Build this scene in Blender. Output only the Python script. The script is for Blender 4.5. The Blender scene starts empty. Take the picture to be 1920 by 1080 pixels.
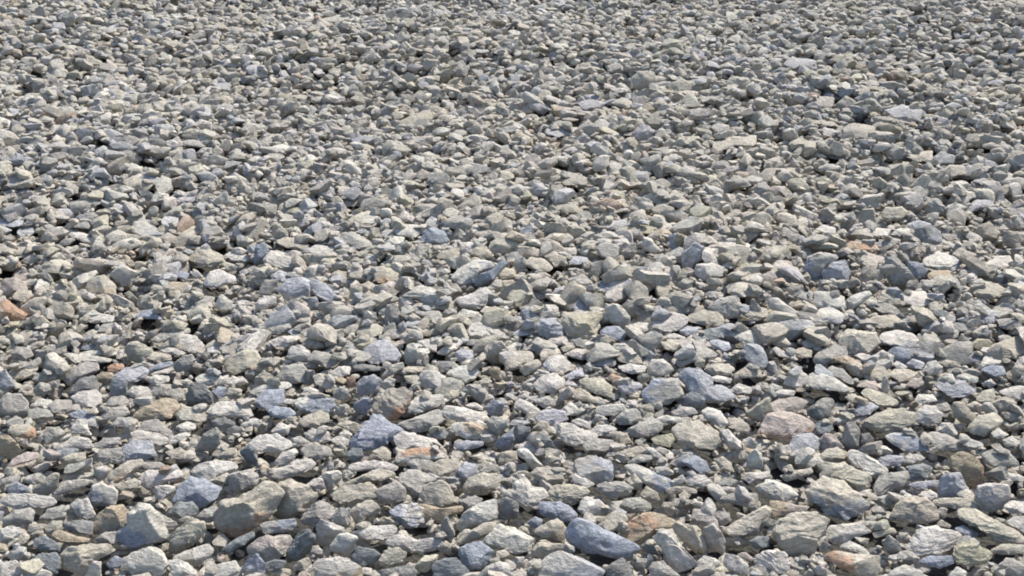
import bpy, math, random
import numpy as np
from mathutils import Vector
R = math.radians
random.seed(7)
rng = np.random.default_rng(11)
scn = bpy.context.scene
COL = scn.collection

# ------------------------------------------------------------------ camera, sky, sun, exposure
CAM_H, PITCH, FPX = 1.5, R(27.2), 1800.0      # focal length in pixels of the 1920 px wide photograph
cam_d = bpy.data.cameras.new('camera')
cam_d.sensor_width = 36.0
cam_d.lens = FPX * 36.0 / 1920.0
cam_d.clip_start, cam_d.clip_end = 0.05, 500
cam = bpy.data.objects.new('camera', cam_d)
COL.objects.link(cam)
cam.location = (0, 0, CAM_H)
cam.rotation_euler = (R(90) - PITCH, 0, 0)
scn.camera = cam

SUN_EL, SUN_AZ = R(49), R(38)                 # azimuth from +Y towards +X: the sun stands to the right, a little beyond
world = bpy.data.worlds.new('World')
scn.world = world
world.use_nodes = True
wn, wl = world.node_tree.nodes, world.node_tree.links
sky = wn.new('ShaderNodeTexSky')
sky.sky_type = 'NISHITA'
sky.sun_disc = False
sky.sun_elevation, sky.sun_rotation = SUN_EL, SUN_AZ
sky.dust_density = 1.5
wl.new(sky.outputs[0], wn['Background'].inputs['Color'])
wn['Background'].inputs['Strength'].default_value = 0.125
sun_d = bpy.data.lights.new('sun', 'SUN')
sun_d.energy, sun_d.angle, sun_d.color = 3.9, R(0.6), (1.0, 0.955, 0.885)
sun = bpy.data.objects.new('sun', sun_d)
COL.objects.link(sun)
to_sun = Vector((math.sin(SUN_AZ) * math.cos(SUN_EL), math.cos(SUN_AZ) * math.cos(SUN_EL), math.sin(SUN_EL)))
sun.rotation_euler = to_sun.to_track_quat('Z', 'Y').to_euler()
scn.view_settings.view_transform = 'Standard'
scn.view_settings.look = 'None'
scn.view_settings.exposure = 0.46
scn.view_settings.gamma = 1.0
scn.cycles.filter_width = 1.9

# ------------------------------------------------------------------ helpers
CP, SP = math.cos(PITCH), math.sin(PITCH)
RIGHT, UP, FWD = np.array([1., 0, 0]), np.array([0, SP, CP]), np.array([0, CP, -SP])
CAMP = np.array([0, 0, CAM_H])

def relief(x, y):                             # gentle unevenness of the pile
    far = np.clip((y - 2.6) / 2.0, 0, 1)
    return (far * 0.045 * np.sin(1.15 * x - 2.1 * y + 0.8) * np.sin(0.9 * x + 0.8 * y) + 0.030 * np.sin(1.7 * x + 0.6 + 0.8 * np.sin(0.9 * y)) + 0.022 * np.sin(2.3 * y + 1.1 * x)
            + 0.012 * np.sin(5.1 * x - 3.7 * y + 1.3))

def ray(px, py):
    d = FWD + RIGHT * ((px - 960) / FPX) - UP * ((py - 540) / FPX)
    return d / np.linalg.norm(d)

def ground_hit(px, py, lift):
    d = ray(px, py)
    z = 0.0
    for _ in range(5):
        t = (CAM_H - z - lift) / -d[2]
        p = CAMP + d * t
        z = float(relief(p[0], p[1]))
    return p, t, d

_P = [rng.uniform(0, 6.283, (8, 3)) for _ in range(1)]
def lump(p, freq, seed, octaves=3):           # cheap smooth noise in [-1,1] for arrays of points
    r = np.random.default_rng(int(seed) + 1000)
    out = np.zeros(len(p)); amp = 1.0; tot = 0
    for o in range(octaves):
        for k in range(3):
            w = r.normal(size=3); w /= np.linalg.norm(w)
            w2 = r.normal(size=3); w2 /= np.linalg.norm(w2)
            out += amp * np.sin(freq * (p @ w) + r.uniform(0, 6.28) + 1.3 * np.sin(freq * 0.7 * (p @ w2) + r.uniform(0, 6.28)))
        tot += amp * 2.0
        amp *= 0.5; freq *= 2.05
    return out / tot

_ico = {}
def ico(level):
    if level not in _ico:
        import bmesh
        bm = bmesh.new()
        bmesh.ops.create_icosphere(bm, subdivisions=level, radius=1.0)
        v = np.array([x.co[:] for x in bm.verts]); f = np.array([[x.index for x in q.verts] for q in bm.faces])
        bm.free()
        _ico[level] = (v, f)
    return _ico[level]

# ------------------------------------------------------------------ colours (albedo) by kind of rock
PAL = {
    'w': (0.645, 0.60, 0.525), 'g': (0.422, 0.394, 0.345), 'k': (0.505, 0.455, 0.36), 'b': (0.315, 0.342, 0.395),
    'l': (0.45, 0.45, 0.475), 'd': (0.25, 0.245, 0.235), 't': (0.205, 0.228, 0.235), 'o': (0.48, 0.385, 0.26),
    'r': (0.52, 0.315, 0.195), 'p': (0.50, 0.42, 0.365), 'y': (0.47, 0.43, 0.30)}
WORD = {'w': 'whitish', 'g': 'grey', 'k': 'khaki grey', 'b': 'blue grey', 'l': 'lilac grey', 'd': 'dark grey',
        't': 'dark slate', 'o': 'ochre tan', 'r': 'rusty orange', 'p': 'pinkish', 'y': 'yellowish'}

# ------------------------------------------------------------------ materials
def stone_material(name, per_object):
    m = bpy.data.materials.new(name); m.use_nodes = True
    n, l = m.node_tree.nodes, m.node_tree.links
    bsdf = n['Principled BSDF']
    def N(t, **kw):
        x = n.new(t)
        for k, v in kw.items(): setattr(x, k, v)
        return x
    def attr(nm):
        return N('ShaderNodeAttribute', attribute_name=nm, attribute_type='OBJECT' if per_object else 'GEOMETRY')
    tint, stain, vary = attr('tint'), attr('stain'), attr('vary')
    geo = N('ShaderNodeNewGeometry')
    # coordinates: world metres, skewed so that the bedding of the rock shows as thin streaks
    def noise(scale, detail, rough, stretch=(1, 1, 1), off=0.0):
        mp = N('ShaderNodeMapping'); mp.inputs['Scale'].default_value = stretch
        mp.inputs['Location'].default_value = (off, off * 1.7, off * 0.6)
        mp.inputs['Rotation'].default_value = (0.35, 0.25, 0.5)
        l.new(geo.outputs['Position'], mp.inputs['Vector'])
        t = N('ShaderNodeTexNoise'); t.inputs['Scale'].default_value = scale
        t.inputs['Detail'].default_value = detail; t.inputs['Roughness'].default_value = rough
        l.new(mp.outputs[0], t.inputs['Vector'])
        return t.outputs['Fac']
    def ramp(src, a, b, va, vb):
        r = N('ShaderNodeMapRange'); r.inputs[1].default_value = a; r.inputs[2].default_value = b
        r.inputs[3].default_value = va; r.inputs[4].default_value = vb
        l.new(src, r.inputs[0]); return r.outputs[0]
    def mul(col, fac):
        x = N('ShaderNodeVectorMath', operation='SCALE'); l.new(col, x.inputs[0]); l.new(fac, x.inputs['Scale']); return x.outputs[0]
    big = noise(22, 3, 0.6)
    mid = noise(75, 4, 0.65, off=3)
    fine = noise(330, 3, 0.7, off=8)
    streak = noise(55, 4, 0.7, (1, 1, 5.5), off=5)
    mix = N('ShaderNodeMix', data_type='RGBA')
    if per_object:                            # the stain sits on one side of the stone, with a ragged edge
        sd = attr('stain_side'); tc = N('ShaderNodeTexCoord')
        dt = N('ShaderNodeVectorMath', operation='DOT_PRODUCT')
        sb = N('ShaderNodeVectorMath', operation='SUBTRACT'); l.new(tc.outputs['Generated'], sb.inputs[0]); sb.inputs[1].default_value = (0.5, 0.5, 0.5)
        l.new(sb.outputs[0], dt.inputs[0]); l.new(sd.outputs['Vector'], dt.inputs[1])
        ad = N('ShaderNodeMath', operation='MULTIPLY_ADD'); l.new(big, ad.inputs[0]); ad.inputs[1].default_value = 1.5; l.new(dt.outputs['Value'], ad.inputs[2])
        l.new(ramp(ad.outputs[0], 0.84, 1.02, 0, 1), mix.inputs[0])
    else:
        l.new(ramp(big, 0.51, 0.62, 0, 1), mix.inputs[0])
    l.new(tint.outputs['Color'], mix.inputs[6]); l.new(stain.outputs['Color'], mix.inputs[7])
    c = mix.outputs[2]
    def blend(src, amount):                   # 1 + (src - 1) * amount
        x = N('ShaderNodeMath', operation='SUBTRACT'); l.new(src, x.inputs[0]); x.inputs[1].default_value = 1
        y = N('ShaderNodeMath', operation='MULTIPLY_ADD'); l.new(x.outputs[0], y.inputs[0]); l.new(amount, y.inputs[1]); y.inputs[2].default_value = 1
        return y.outputs[0]
    v = vary.outputs['Fac']                   # every stone its own mixture: smooth, mottled, banded or pitted
    c = mul(c, blend(ramp(mid, 0.3, 0.7, 0.62, 1.28), ramp(v, 0, 1, 0.2, 1.2)))
    c = mul(c, blend(ramp(streak, 0.35, 0.62, 0.66, 1.16), ramp(v, 0, 0.8, 1.1, 0.0)))
    c = mul(c, blend(ramp(fine, 0.34, 0.44, 0.3, 1.04), ramp(v, 0.3, 1, 0.05, 1.0)))
    l.new(c, bsdf.inputs['Base Color'])
    bsdf.inputs['Roughness'].default_value = 0.85
    bsdf.inputs['Specular IOR Level'].default_value = 0.25
    h = N('ShaderNodeMath', operation='ADD'); l.new(ramp(mid, 0, 1, 0, 1.0), h.inputs[0]); l.new(ramp(streak, 0, 1, 0, 0.9), h.inputs[1])
    h2 = N('ShaderNodeMath', operation='MULTIPLY_ADD'); l.new(fine, h2.inputs[0]); h2.inputs[1].default_value = 0.22; l.new(h.outputs[0], h2.inputs[2])
    bp = N('ShaderNodeBump'); bp.inputs['Strength'].default_value = 0.8; bp.inputs['Distance'].default_value = 0.008
    l.new(h2.outputs[0], bp.inputs['Height']); l.new(bp.outputs[0], bsdf.inputs['Normal'])
    return m
M_STONE = stone_material('stone', True)
M_GRAVEL = stone_material('gravel', False)
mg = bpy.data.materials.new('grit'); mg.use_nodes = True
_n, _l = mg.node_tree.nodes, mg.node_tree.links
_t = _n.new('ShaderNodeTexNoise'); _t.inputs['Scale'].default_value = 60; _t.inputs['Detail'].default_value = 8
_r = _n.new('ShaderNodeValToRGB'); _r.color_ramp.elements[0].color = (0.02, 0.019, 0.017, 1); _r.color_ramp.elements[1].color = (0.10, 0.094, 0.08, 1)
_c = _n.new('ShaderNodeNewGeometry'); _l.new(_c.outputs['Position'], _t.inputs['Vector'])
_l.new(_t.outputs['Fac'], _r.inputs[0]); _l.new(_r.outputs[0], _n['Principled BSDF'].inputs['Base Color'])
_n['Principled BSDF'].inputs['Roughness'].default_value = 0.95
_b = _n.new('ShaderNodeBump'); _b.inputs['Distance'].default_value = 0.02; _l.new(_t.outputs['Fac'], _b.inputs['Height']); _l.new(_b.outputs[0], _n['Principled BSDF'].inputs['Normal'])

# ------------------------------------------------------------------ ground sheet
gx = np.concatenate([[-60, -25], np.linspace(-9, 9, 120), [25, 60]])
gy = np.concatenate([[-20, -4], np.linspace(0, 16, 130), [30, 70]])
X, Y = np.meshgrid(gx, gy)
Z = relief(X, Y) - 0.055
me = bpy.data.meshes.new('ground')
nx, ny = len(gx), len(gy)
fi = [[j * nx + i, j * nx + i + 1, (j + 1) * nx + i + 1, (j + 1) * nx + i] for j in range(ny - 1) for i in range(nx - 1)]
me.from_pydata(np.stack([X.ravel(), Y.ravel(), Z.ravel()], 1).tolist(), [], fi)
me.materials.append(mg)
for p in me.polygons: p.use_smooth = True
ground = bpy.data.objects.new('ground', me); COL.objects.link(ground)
ground['kind'] = 'structure'

# ------------------------------------------------------------------ catalogue of the larger stones: colour, name of the
# striking ones, outline as seen (traced); each becomes a solid stone of its own depth lying on the slope
CATALOGUE = """
@0 840 4
o *cream stone cut by the left edge;-20 -80 60 -90 130 -30 155 30 90 85 -20 60
p;60 150 100 80 200 30 280 30 290 70 200 110 110 130 65 160
t;330 80 430 20 560 0 600 20 470 90 350 95
k;470 70 540 40 640 35 640 90 560 110 480 90
w;600 110 690 75 690 150 640 185 580 150
g;740 20 900 0 920 60 880 100 780 120 740 80
l *pale lilac block;930 10 1000 -60 1140 -40 1160 60 1060 95 930 90
k;1250 30 1350 0 1400 40 1390 80 1290 85
k;1580 50 1640 10 1760 0 1780 40 1700 80 1620 70
t;1800 30 1870 -30 1920 0 1930 130 1850 100
k+o *long cream stone with ochre flank;790 240 820 190 940 110 1060 85 1070 130 980 190 900 250 830 265
w;720 150 780 130 820 165 780 230 730 250 705 200
g;1060 110 1200 105 1235 125 1230 160 1100 165 1060 140
w;1060 200 1120 170 1340 165 1380 210 1260 250 1100 305 1060 270
w *broad cream stone with rounded top;1430 180 1500 120 1620 95 1750 110 1780 150 1690 200 1620 240 1520 240
k;1560 250 1640 215 1700 185 1760 230 1710 270 1620 275
g;1710 200 1760 180 1870 170 1920 210 1920 280 1780 340 1720 300
k;250 310 330 240 400 190 445 190 435 290 350 360 260 340
g;160 240 230 200 300 190 345 220 320 260 220 270
g;0 240 70 215 150 205 140 260 40 270 0 270
w;470 240 520 200 690 185 690 205 600 240 480 250
g;400 320 480 250 620 235 700 250 600 300 480 340 400 350
k;860 280 1000 230 1050 250 1040 300 940 310 900 330
w;1160 290 1240 280 1310 290 1300 330 1220 390 1170 370
b *slate blue stone leaning over a dark gap;1300 400 1340 290 1430 220 1540 240 1640 300 1600 380 1500 440 1400 430
t;1260 490 1340 410 1440 400 1490 450 1470 500 1350 530
b;50 290 130 260 220 300 225 335 120 345 60 330
w *long pale slab with pitted top;10 390 60 345 260 350 400 375 410 410 330 460 150 460 40 430
w+b *white stone with a blue cheek;670 400 690 290 760 265 860 300 880 340 850 430 720 430
w;530 430 580 390 660 380 690 440 720 500 660 540 580 510
g;300 530 360 460 470 430 500 450 490 520 400 550
g;20 530 110 470 220 455 260 490 240 550 130 590 30 570
w;0 610 90 585 150 600 160 640 100 680 0 700
k;200 620 300 600 315 640 230 670
k;320 600 390 550 470 545 460 600 380 640 330 640
d;470 560 620 540 700 560 690 650 560 640 480 600
o+k *tan pitted stone touching the blue boulder;700 590 740 490 830 440 920 440 960 500 950 560 880 620 760 645 710 630
w+b *big bright blue boulder;880 640 960 570 960 500 1040 430 1120 440 1200 510 1240 600 1240 680 1160 710 1020 750 930 740
w;1215 500 1320 560 1320 590 1250 650 1210 600
o *thin ochre brown slab;390 660 440 610 560 660 680 680 660 710 540 735 440 700
g;720 680 790 630 870 630 890 700 840 730 740 715
t;250 690 330 660 440 720 440 770 310 775 260 740
w;60 800 130 735 200 750 200 800 150 840 90 850
k *wide tan grey boulder with flat top;450 800 520 760 640 720 830 725 850 770 740 830 660 920 600 940 500 900 460 850
t;230 850 290 800 430 780 450 850 420 940 290 930
w;0 860 120 850 170 900 150 960 0 970
w;170 930 280 900 380 930 390 975 180 975
w;640 950 700 850 755 860 760 975 640 975
b;790 870 860 810 920 840 900 900 820 900
w *white faceted boulder with dark pits;945 830 1000 780 1120 750 1200 770 1270 880 1200 960 1120 980 990 950 950 890
w;1280 830 1400 770 1560 715 1590 760 1570 810 1470 880 1380 870
w;1270 850 1330 835 1430 880 1475 930 1470 980 1310 980 1270 900
k *brown grey stone leaning right;1270 700 1300 640 1390 560 1520 560 1540 620 1450 720 1330 790 1280 760
g;1475 520 1530 460 1620 435 1660 480 1650 530 1560 560
k+r *great brown boulder with rust stain;1640 480 1690 400 1850 350 1960 275 2060 270 2110 330 2060 440 2000 530 1920 590 1850 640 1720 655 1650 590 1630 530
g;1340 540 1400 510 1450 520 1440 550 1360 555
t;1670 760 1750 690 1900 620 1920 660 1830 730 1720 780
w;1540 955 1620 880 1760 840 1790 880 1820 920 1790 980 1540 980
b;1820 900 1870 820 1920 800 1980 860 1980 980 1850 980
@480 840 4
k *tan boulder with shaded left face;120 500 160 330 150 270 250 240 380 290 450 360 430 420 330 480 200 530
w+b *squat slab with blue top;40 570 120 550 290 530 300 570 280 620 80 645 40 610
g;340 540 420 440 480 400 560 430 590 510 540 560 440 590 380 570
w *greenish white wedge;450 580 490 540 660 600 660 640 560 720 520 740 470 710
w;560 730 620 650 700 635 755 680 740 760 690 815 600 790 560 760
w;570 520 630 450 700 460 710 560 680 590 600 570
k+p;700 470 760 420 860 390 920 450 900 500 830 530 790 570 740 540
k *broad khaki slab with crumpled top;560 360 650 290 860 265 910 310 900 380 780 430 700 440 620 410
k;640 290 700 250 900 160 1000 165 1020 210 960 250 800 270 680 300
g;920 300 1060 250 1120 320 1120 390 1000 420 920 400 900 340
g *humped grey boulder sloping right;1070 220 1140 160 1210 165 1360 240 1290 270 1240 350 1170 370 1100 310
k;1250 290 1380 240 1440 280 1510 410 1480 440 1380 450 1280 430 1240 370
o;1230 420 1290 430 1400 455 1530 430 1530 480 1430 520 1300 520 1240 470
b+w *round blue stone with white chip;1000 470 1080 420 1200 420 1250 460 1250 540 1200 590 1120 585 1020 510
k;910 540 960 515 1060 550 1070 575 960 580
w;720 630 880 585 1050 580 1050 640 960 690 820 690
w *long white stone with sagging top;980 710 1060 655 1140 660 1210 690 1330 670 1420 710 1380 760 1230 790 1120 760 1010 740
g;1390 660 1395 560 1430 515 1470 580 1490 650 1460 700 1400 700
w *ribbed white leaf shaped stone;1500 590 1560 490 1680 410 1780 390 1805 440 1800 530 1660 580 1520 640
k;1480 720 1560 650 1700 570 1790 560 1780 620 1640 690 1520 730
k+o *cream oval stone with ochre underside;1550 310 1600 230 1700 190 1800 200 1830 250 1800 310 1700 350 1580 350
k;1270 160 1380 85 1520 85 1530 150 1440 220 1340 220
l;1510 170 1560 110 1650 120 1670 180 1600 240 1530 220
g;1680 170 1740 110 1810 130 1820 180 1720 190
w+r *white stone with an orange top;1060 100 1080 30 1200 0 1350 5 1450 70 1330 90 1200 80 1130 110
g;1130 110 1200 80 1320 100 1290 170 1180 165
w;690 150 760 110 880 95 1000 110 1070 150 1030 175 860 165 740 175
k+o;840 90 880 20 950 -10 1010 30 1000 90 900 105
t;670 60 720 0 790 10 800 70 740 100
w *pale boat shaped stone;70 190 130 160 250 130 300 90 400 80 470 110 430 150 300 200 160 235
w;140 110 190 40 290 0 320 30 290 80 230 130 160 130
g;340 10 420 -40 560 0 560 60 470 80 370 60
w;385 270 440 230 500 230 520 300 470 330 410 310
w;470 220 530 185 620 170 640 230 580 300 530 310 510 250
w;640 200 690 165 730 190 700 250 650 240
g+p *grey brown oval stone with flat top;0 700 60 660 240 655 260 700 210 780 160 830 60 850 -40 800 -60 740
t;220 820 240 760 310 650 400 610 440 680 400 780 330 830 250 850
g;400 740 460 730 500 770 490 800 410 800
t;50 870 140 840 220 850 200 900 120 920 60 910
k;270 900 320 850 390 820 415 860 410 915 290 915
w+o *brown and white mottled stone at the bottom edge;420 870 480 835 620 820 700 840 790 890 780 980 430 980 440 930
t;710 820 760 740 880 760 930 800 880 860 800 880 720 850
k;930 840 960 770 1060 750 1130 790 1090 860 1030 895 950 880
k;1200 880 1260 810 1360 800 1350 860 1280 930 1210 920
t;1330 880 1400 830 1500 830 1580 910 1570 980 1350 980
d;930 920 1040 900 1160 880 1200 930 1190 980 940 980
b *round blue stone with a pale scratch;1510 760 1580 720 1680 705 1770 770 1760 840 1700 900 1620 920 1550 870
w;1700 720 1760 640 1830 575 1920 600 2080 680 2040 760 1960 790 1850 760 1760 750
w;1660 960 1730 890 1820 850 1920 880 1940 980 1660 980
k;1800 780 1870 760 1900 800 1860 835 1800 825
g;1530 400 1640 355 1700 380 1680 430 1590 450
d;1800 400 1880 370 1970 420 1960 520 1880 540 1810 510
k;1830 60 1880 20 1960 30 1960 90 1880 115 1820 110
@960 840 4
w *pale saddle shaped boulder;0 330 20 270 100 215 150 290 240 300 260 350 180 440 120 460 20 400 -60 350 -50 310
w;40 10 120 10 190 90 230 130 160 170 100 90 50 60
k+o *tan six sided stone;140 190 200 150 280 140 370 190 380 240 320 270 270 280 190 240
k *smooth cream lozenge;270 330 330 280 440 275 560 300 575 330 500 390 440 430 330 400
g+l *square speckled grey block;460 180 470 90 590 50 740 100 750 200 740 260 640 270 550 240 480 210
w;450 230 480 190 560 230 610 270 560 300 470 280
b;200 460 230 410 350 400 430 440 490 500 450 550 350 550 240 510
w;490 460 550 370 660 390 700 440 680 490 580 510 520 500
k;640 480 700 440 770 480 770 510 660 510
k;550 530 620 510 770 515 770 550 660 560
w;640 575 700 550 800 580 790 600 680 600
k;860 250 920 200 980 260 960 310 890 310
g;640 280 720 260 830 250 900 300 860 350 740 380 680 340
w+b *long pale prism sloping down right;860 140 920 120 1040 170 1190 230 1200 280 1110 330 1000 270 900 200
k;960 350 1010 290 1080 330 1110 390 1040 400
w;1190 250 1280 200 1300 250 1240 290 1160 330
w;1300 240 1340 200 1440 205 1495 250 1440 290 1340 290
b;1260 100 1380 60 1450 100 1480 170 1410 195 1320 140
k;810 50 860 10 960 -20 1000 20 940 60 850 80
g;860 110 960 50 1050 60 1040 90 920 120
w;1000 0 1060 0 1130 60 1130 85 1060 70
k;1510 80 1590 70 1640 110 1660 180 1570 160
w *white upright five sided stone;1760 150 1760 70 1830 5 1870 50 1880 120 1870 165
w;1740 240 1760 190 1850 180 1930 180 1930 220 1840 250 1780 270
g;1530 260 1600 220 1700 250 1640 290 1540 290
w;1535 300 1620 290 1720 310 1680 335 1580 330
g;1540 380 1650 340 1830 340 1840 430 1760 440 1640 410
g;820 440 850 380 960 370 1040 430 1020 480 920 490
o+r *crooked rusty pink stone;860 620 900 540 980 490 1080 490 1190 540 1220 590 1150 610 1070 590 1060 620 980 700 890 710 840 670
p;840 560 860 500 920 495 910 540 860 590
k+o;1110 470 1130 410 1200 410 1220 460 1200 510 1130 500
k;1150 310 1260 280 1370 310 1390 350 1300 330 1180 350
k;1250 350 1290 325 1340 350 1320 385 1260 380
w;1340 420 1370 380 1490 440 1500 470 1440 470
g;1340 520 1360 460 1450 470 1530 540 1540 600 1440 580 1380 570
g;1500 510 1550 475 1630 490 1640 550 1570 590 1530 560
k *cream block with a pale top;1210 600 1240 560 1400 600 1450 680 1430 780 1370 780 1280 700
w *thick white stone sloping down right;1060 680 1130 620 1200 630 1260 730 1370 850 1290 920 1220 920 1150 840 1120 750
g;1430 600 1510 570 1560 620 1600 690 1590 790 1480 760 1450 680
k *long khaki stone rising to the right;1590 620 1700 540 1900 440 1940 470 1910 560 1850 640 1720 665 1620 655
b+l *largest blue grey boulder on the bottom edge;410 660 440 580 520 535 600 560 760 650 900 720 950 750 880 800 800 830 660 790 540 780 430 700
k+o *cream stone with an orange face;180 620 250 570 340 530 390 580 410 660 370 710 280 690 200 650
k;140 770 200 710 380 720 370 760 280 820 170 810
w;380 760 400 710 470 740 470 780 420 790
l+w *lilac and white peaked boulder;200 910 250 830 350 770 450 800 600 870 680 920 640 980 230 980
d;690 900 830 830 900 900 920 980 720 980
g;900 860 960 830 1050 830 1060 870 1010 900 930 890
g;1020 900 1060 850 1130 850 1200 910 1260 960 1240 980 1050 960
d;970 740 1020 690 1080 750 1100 800 1030 800
w;1380 860 1440 810 1530 830 1560 880 1500 910 1390 900
w *pale pebble with round head;1590 850 1610 790 1700 820 1770 880 1750 950 1680 950 1610 900
p;1690 800 1750 780 1810 830 1790 860 1730 830
w;1360 950 1460 925 1580 940 1600 980 1350 980
b;110 560 170 515 230 540 210 600 140 590
w;0 870 30 820 90 820 80 870 30 900
t;1780 700 1840 660 1930 670 1930 740 1830 760
@1440 840 4
w;0 240 60 250 170 300 230 355 170 380 120 400 20 380 -50 340 -90 290
p+o *ragged pinkish stone lying on a boulder;20 400 100 400 240 440 300 430 280 470 100 510 40 530 20 460
k *huge round khaki boulder;60 620 100 540 180 500 300 490 400 500 450 560 430 610 380 700 330 790 220 820 130 790 80 720
k+b *huge khaki boulder with blue face;300 330 340 290 430 230 560 240 620 310 760 420 720 480 560 530 460 500 390 440 310 400
k *tan block with white ragged top;400 230 400 120 580 120 650 160 750 200 750 300 680 325 560 240
k+o;380 60 440 10 520 0 600 40 590 90 480 105 390 90
w *long pale stone sloping between two blocks;590 60 620 20 700 40 800 90 890 160 880 200 790 220 690 160 630 110
l;820 80 900 55 1000 60 1020 100 980 130 880 140
g;1030 60 1130 40 1180 80 1080 120 1030 110
t;1040 140 1160 120 1220 150 1200 230 1060 240
g *grey wedge with white tip;790 300 830 220 930 190 1030 170 1050 220 1010 290 900 345 800 340
l;1040 270 1160 250 1290 240 1280 290 1140 310
w;680 0 760 -20 840 30 830 50 720 40
o+r *big round orange tan stone;1340 130 1370 70 1460 30 1550 70 1620 150 1600 240 1550 300 1480 270 1430 190
l *lilac stone with four straight sides;1280 330 1300 220 1350 190 1430 190 1490 300 1500 350 1420 380 1290 380
g;1610 50 1700 10 1810 40 1880 110 1850 140 1720 150 1640 110
w;1690 210 1780 180 1900 210 1910 230 1800 250 1740 240
w *square cream stone with notched top;1560 380 1580 290 1660 270 1790 280 1800 380 1750 450 1650 475 1580 440
k+o *rough tan stone with rusty base;920 510 960 430 1060 370 1190 380 1260 440 1280 530 1200 560 1040 550
w;1120 360 1160 325 1240 330 1270 370 1210 400
w;950 380 1040 340 1110 370 1060 410 960 430
g;810 370 900 350 960 380 940 430 860 420
k;1230 400 1300 380 1430 375 1530 390 1560 460 1440 460 1350 440 1270 430
k *very long khaki stone near the right edge;1420 520 1450 470 1560 470 1700 540 1880 640 1910 690 1860 710 1720 710 1620 630 1520 570
w *big white stone pointed at both ends;1050 740 1120 620 1260 590 1440 640 1460 670 1380 740 1260 800 1150 800 1080 770
k;1270 570 1300 540 1370 580 1360 600 1270 590
w;1780 560 1850 520 1920 510 1960 560 1960 640 1880 620
w;1770 440 1830 400 1930 410 1930 490 1820 490
w *oval cream stone beside the round boulder;440 650 470 590 570 570 700 580 770 630 640 670 580 720 500 720 450 690
k;720 570 800 580 890 600 830 620 750 610
w;540 740 620 700 700 740 760 800 700 800 590 780
k;650 670 760 680 740 720 690 720
k+r *tan stone with a rusty left end;450 800 500 770 640 800 820 810 840 880 800 960 660 950 560 900 480 840
g;860 700 910 660 980 710 1000 780 930 810 880 760
w;900 810 1000 790 1040 800 980 850 920 850
w;1040 790 1080 780 1140 830 1120 860 1060 830
b;1130 850 1200 810 1380 810 1390 860 1290 900 1180 880
y;1400 820 1430 730 1530 710 1670 790 1660 850 1560 880 1420 860
k;1660 770 1760 720 1930 730 1930 790 1760 800
w;1720 880 1790 830 1850 830 1880 870 1830 910 1760 915
w;1360 950 1420 890 1490 930 1480 975 1360 975
w *white pebble half cut by the bottom edge;900 950 960 900 1030 875 1130 920 1170 980 890 980
w *round white stone below the great boulder;0 770 80 760 130 800 160 870 130 930 20 940 -60 900 -90 850 -80 800
w;350 900 400 870 430 910 420 950 370 950
p;960 660 1040 640 1080 680 1050 720 980 710
k;780 640 860 610 940 600 960 640 860 660 800 680
k;90 210 200 170 320 150 340 190 240 220 140 250
g;380 740 420 700 470 730 460 780 390 780
b;1400 600 1460 580 1580 640 1540 690 1440 640
@0 600 4
l *lavender stone at the left edge;0 390 40 370 110 470 110 500 60 530 -20 520
g *pitted grey boulder at the left edge;0 600 50 550 150 560 210 620 220 700 150 740 40 720 -30 700
k;60 390 120 370 200 350 300 355 250 400 180 440 100 430
g;240 450 280 400 380 380 450 400 420 440 300 460
g;250 520 300 470 370 480 380 530 330 570 270 570
g;360 470 450 450 440 500 390 520
w;230 640 300 590 380 600 400 640 340 670 250 660
g;360 650 420 600 530 600 540 660 450 700 380 690
g;210 680 280 660 380 680 400 730 300 745 220 730
g;50 760 120 720 180 750 160 790 60 790
k+r *beige stone with an orange end;70 830 90 790 220 780 265 830 260 870 200 890 110 870
g;320 870 380 810 440 805 490 850 430 910 350 930
w;160 900 200 890 215 950 180 960 150 930
w *plump white stone over a dark gap;530 580 600 540 720 525 760 560 750 630 700 660 620 650 560 610
d;520 540 600 440 700 420 740 490 730 530 600 540 550 570
g *tilted grey slab with squared right end;480 440 520 380 620 320 740 325 740 380 650 420 580 450 520 490
w;600 300 700 270 840 290 830 320 740 320 620 320
w;590 245 720 225 860 230 900 260 780 265 640 265
b;500 200 600 180 720 190 780 205 640 225 540 225
g;360 230 420 180 500 180 500 250 420 265
g;80 250 130 200 220 210 250 260 190 310 110 290
g;250 310 290 240 360 220 340 280 300 330
w;350 310 400 280 540 290 550 320 460 345 370 340
r *small bright orange brown stone;810 350 860 325 930 335 930 370 860 400 815 385
o;720 420 770 390 840 400 850 430 790 480 730 460
l *lilac white stone rising to the right;850 420 950 360 1060 340 1110 380 1070 440 960 490 900 440
l;830 560 840 450 900 430 950 470 950 560 880 590
k *smooth cream stone standing clear of its neighbours;930 230 960 170 1030 160 1140 220 1140 270 1060 320 980 300
k;1100 290 1150 240 1280 260 1280 300 1180 310
w;1190 230 1240 185 1330 210 1400 250 1330 270 1240 250
g;1120 150 1220 90 1420 60 1420 100 1320 130 1180 180
w+o *rounded cream boulder with brown seam;1290 180 1360 110 1470 120 1520 190 1510 250 1400 240 1330 210
g;1300 340 1370 270 1440 260 1470 300 1420 370 1330 390
b;1110 370 1200 320 1290 310 1300 340 1180 380 1120 390
w;1140 400 1250 365 1300 370 1260 400 1170 410
w;1100 440 1160 415 1260 420 1270 460 1180 490 1120 470
w;950 540 1000 500 1100 500 1140 560 1060 590 980 570
g;1130 540 1200 490 1290 485 1370 520 1380 580 1340 620 1280 580 1170 570
o *smooth brown boulder with a dark right side;1000 720 1060 660 1200 590 1300 590 1340 650 1280 730 1160 750 1050 740
g;790 640 830 580 930 570 970 610 940 650 840 670
g;740 720 830 660 930 650 970 700 900 740 790 750
g;830 790 880 735 970 730 1000 770 960 800 870 800
b;520 700 600 675 710 690 720 730 640 745 530 730
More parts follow.
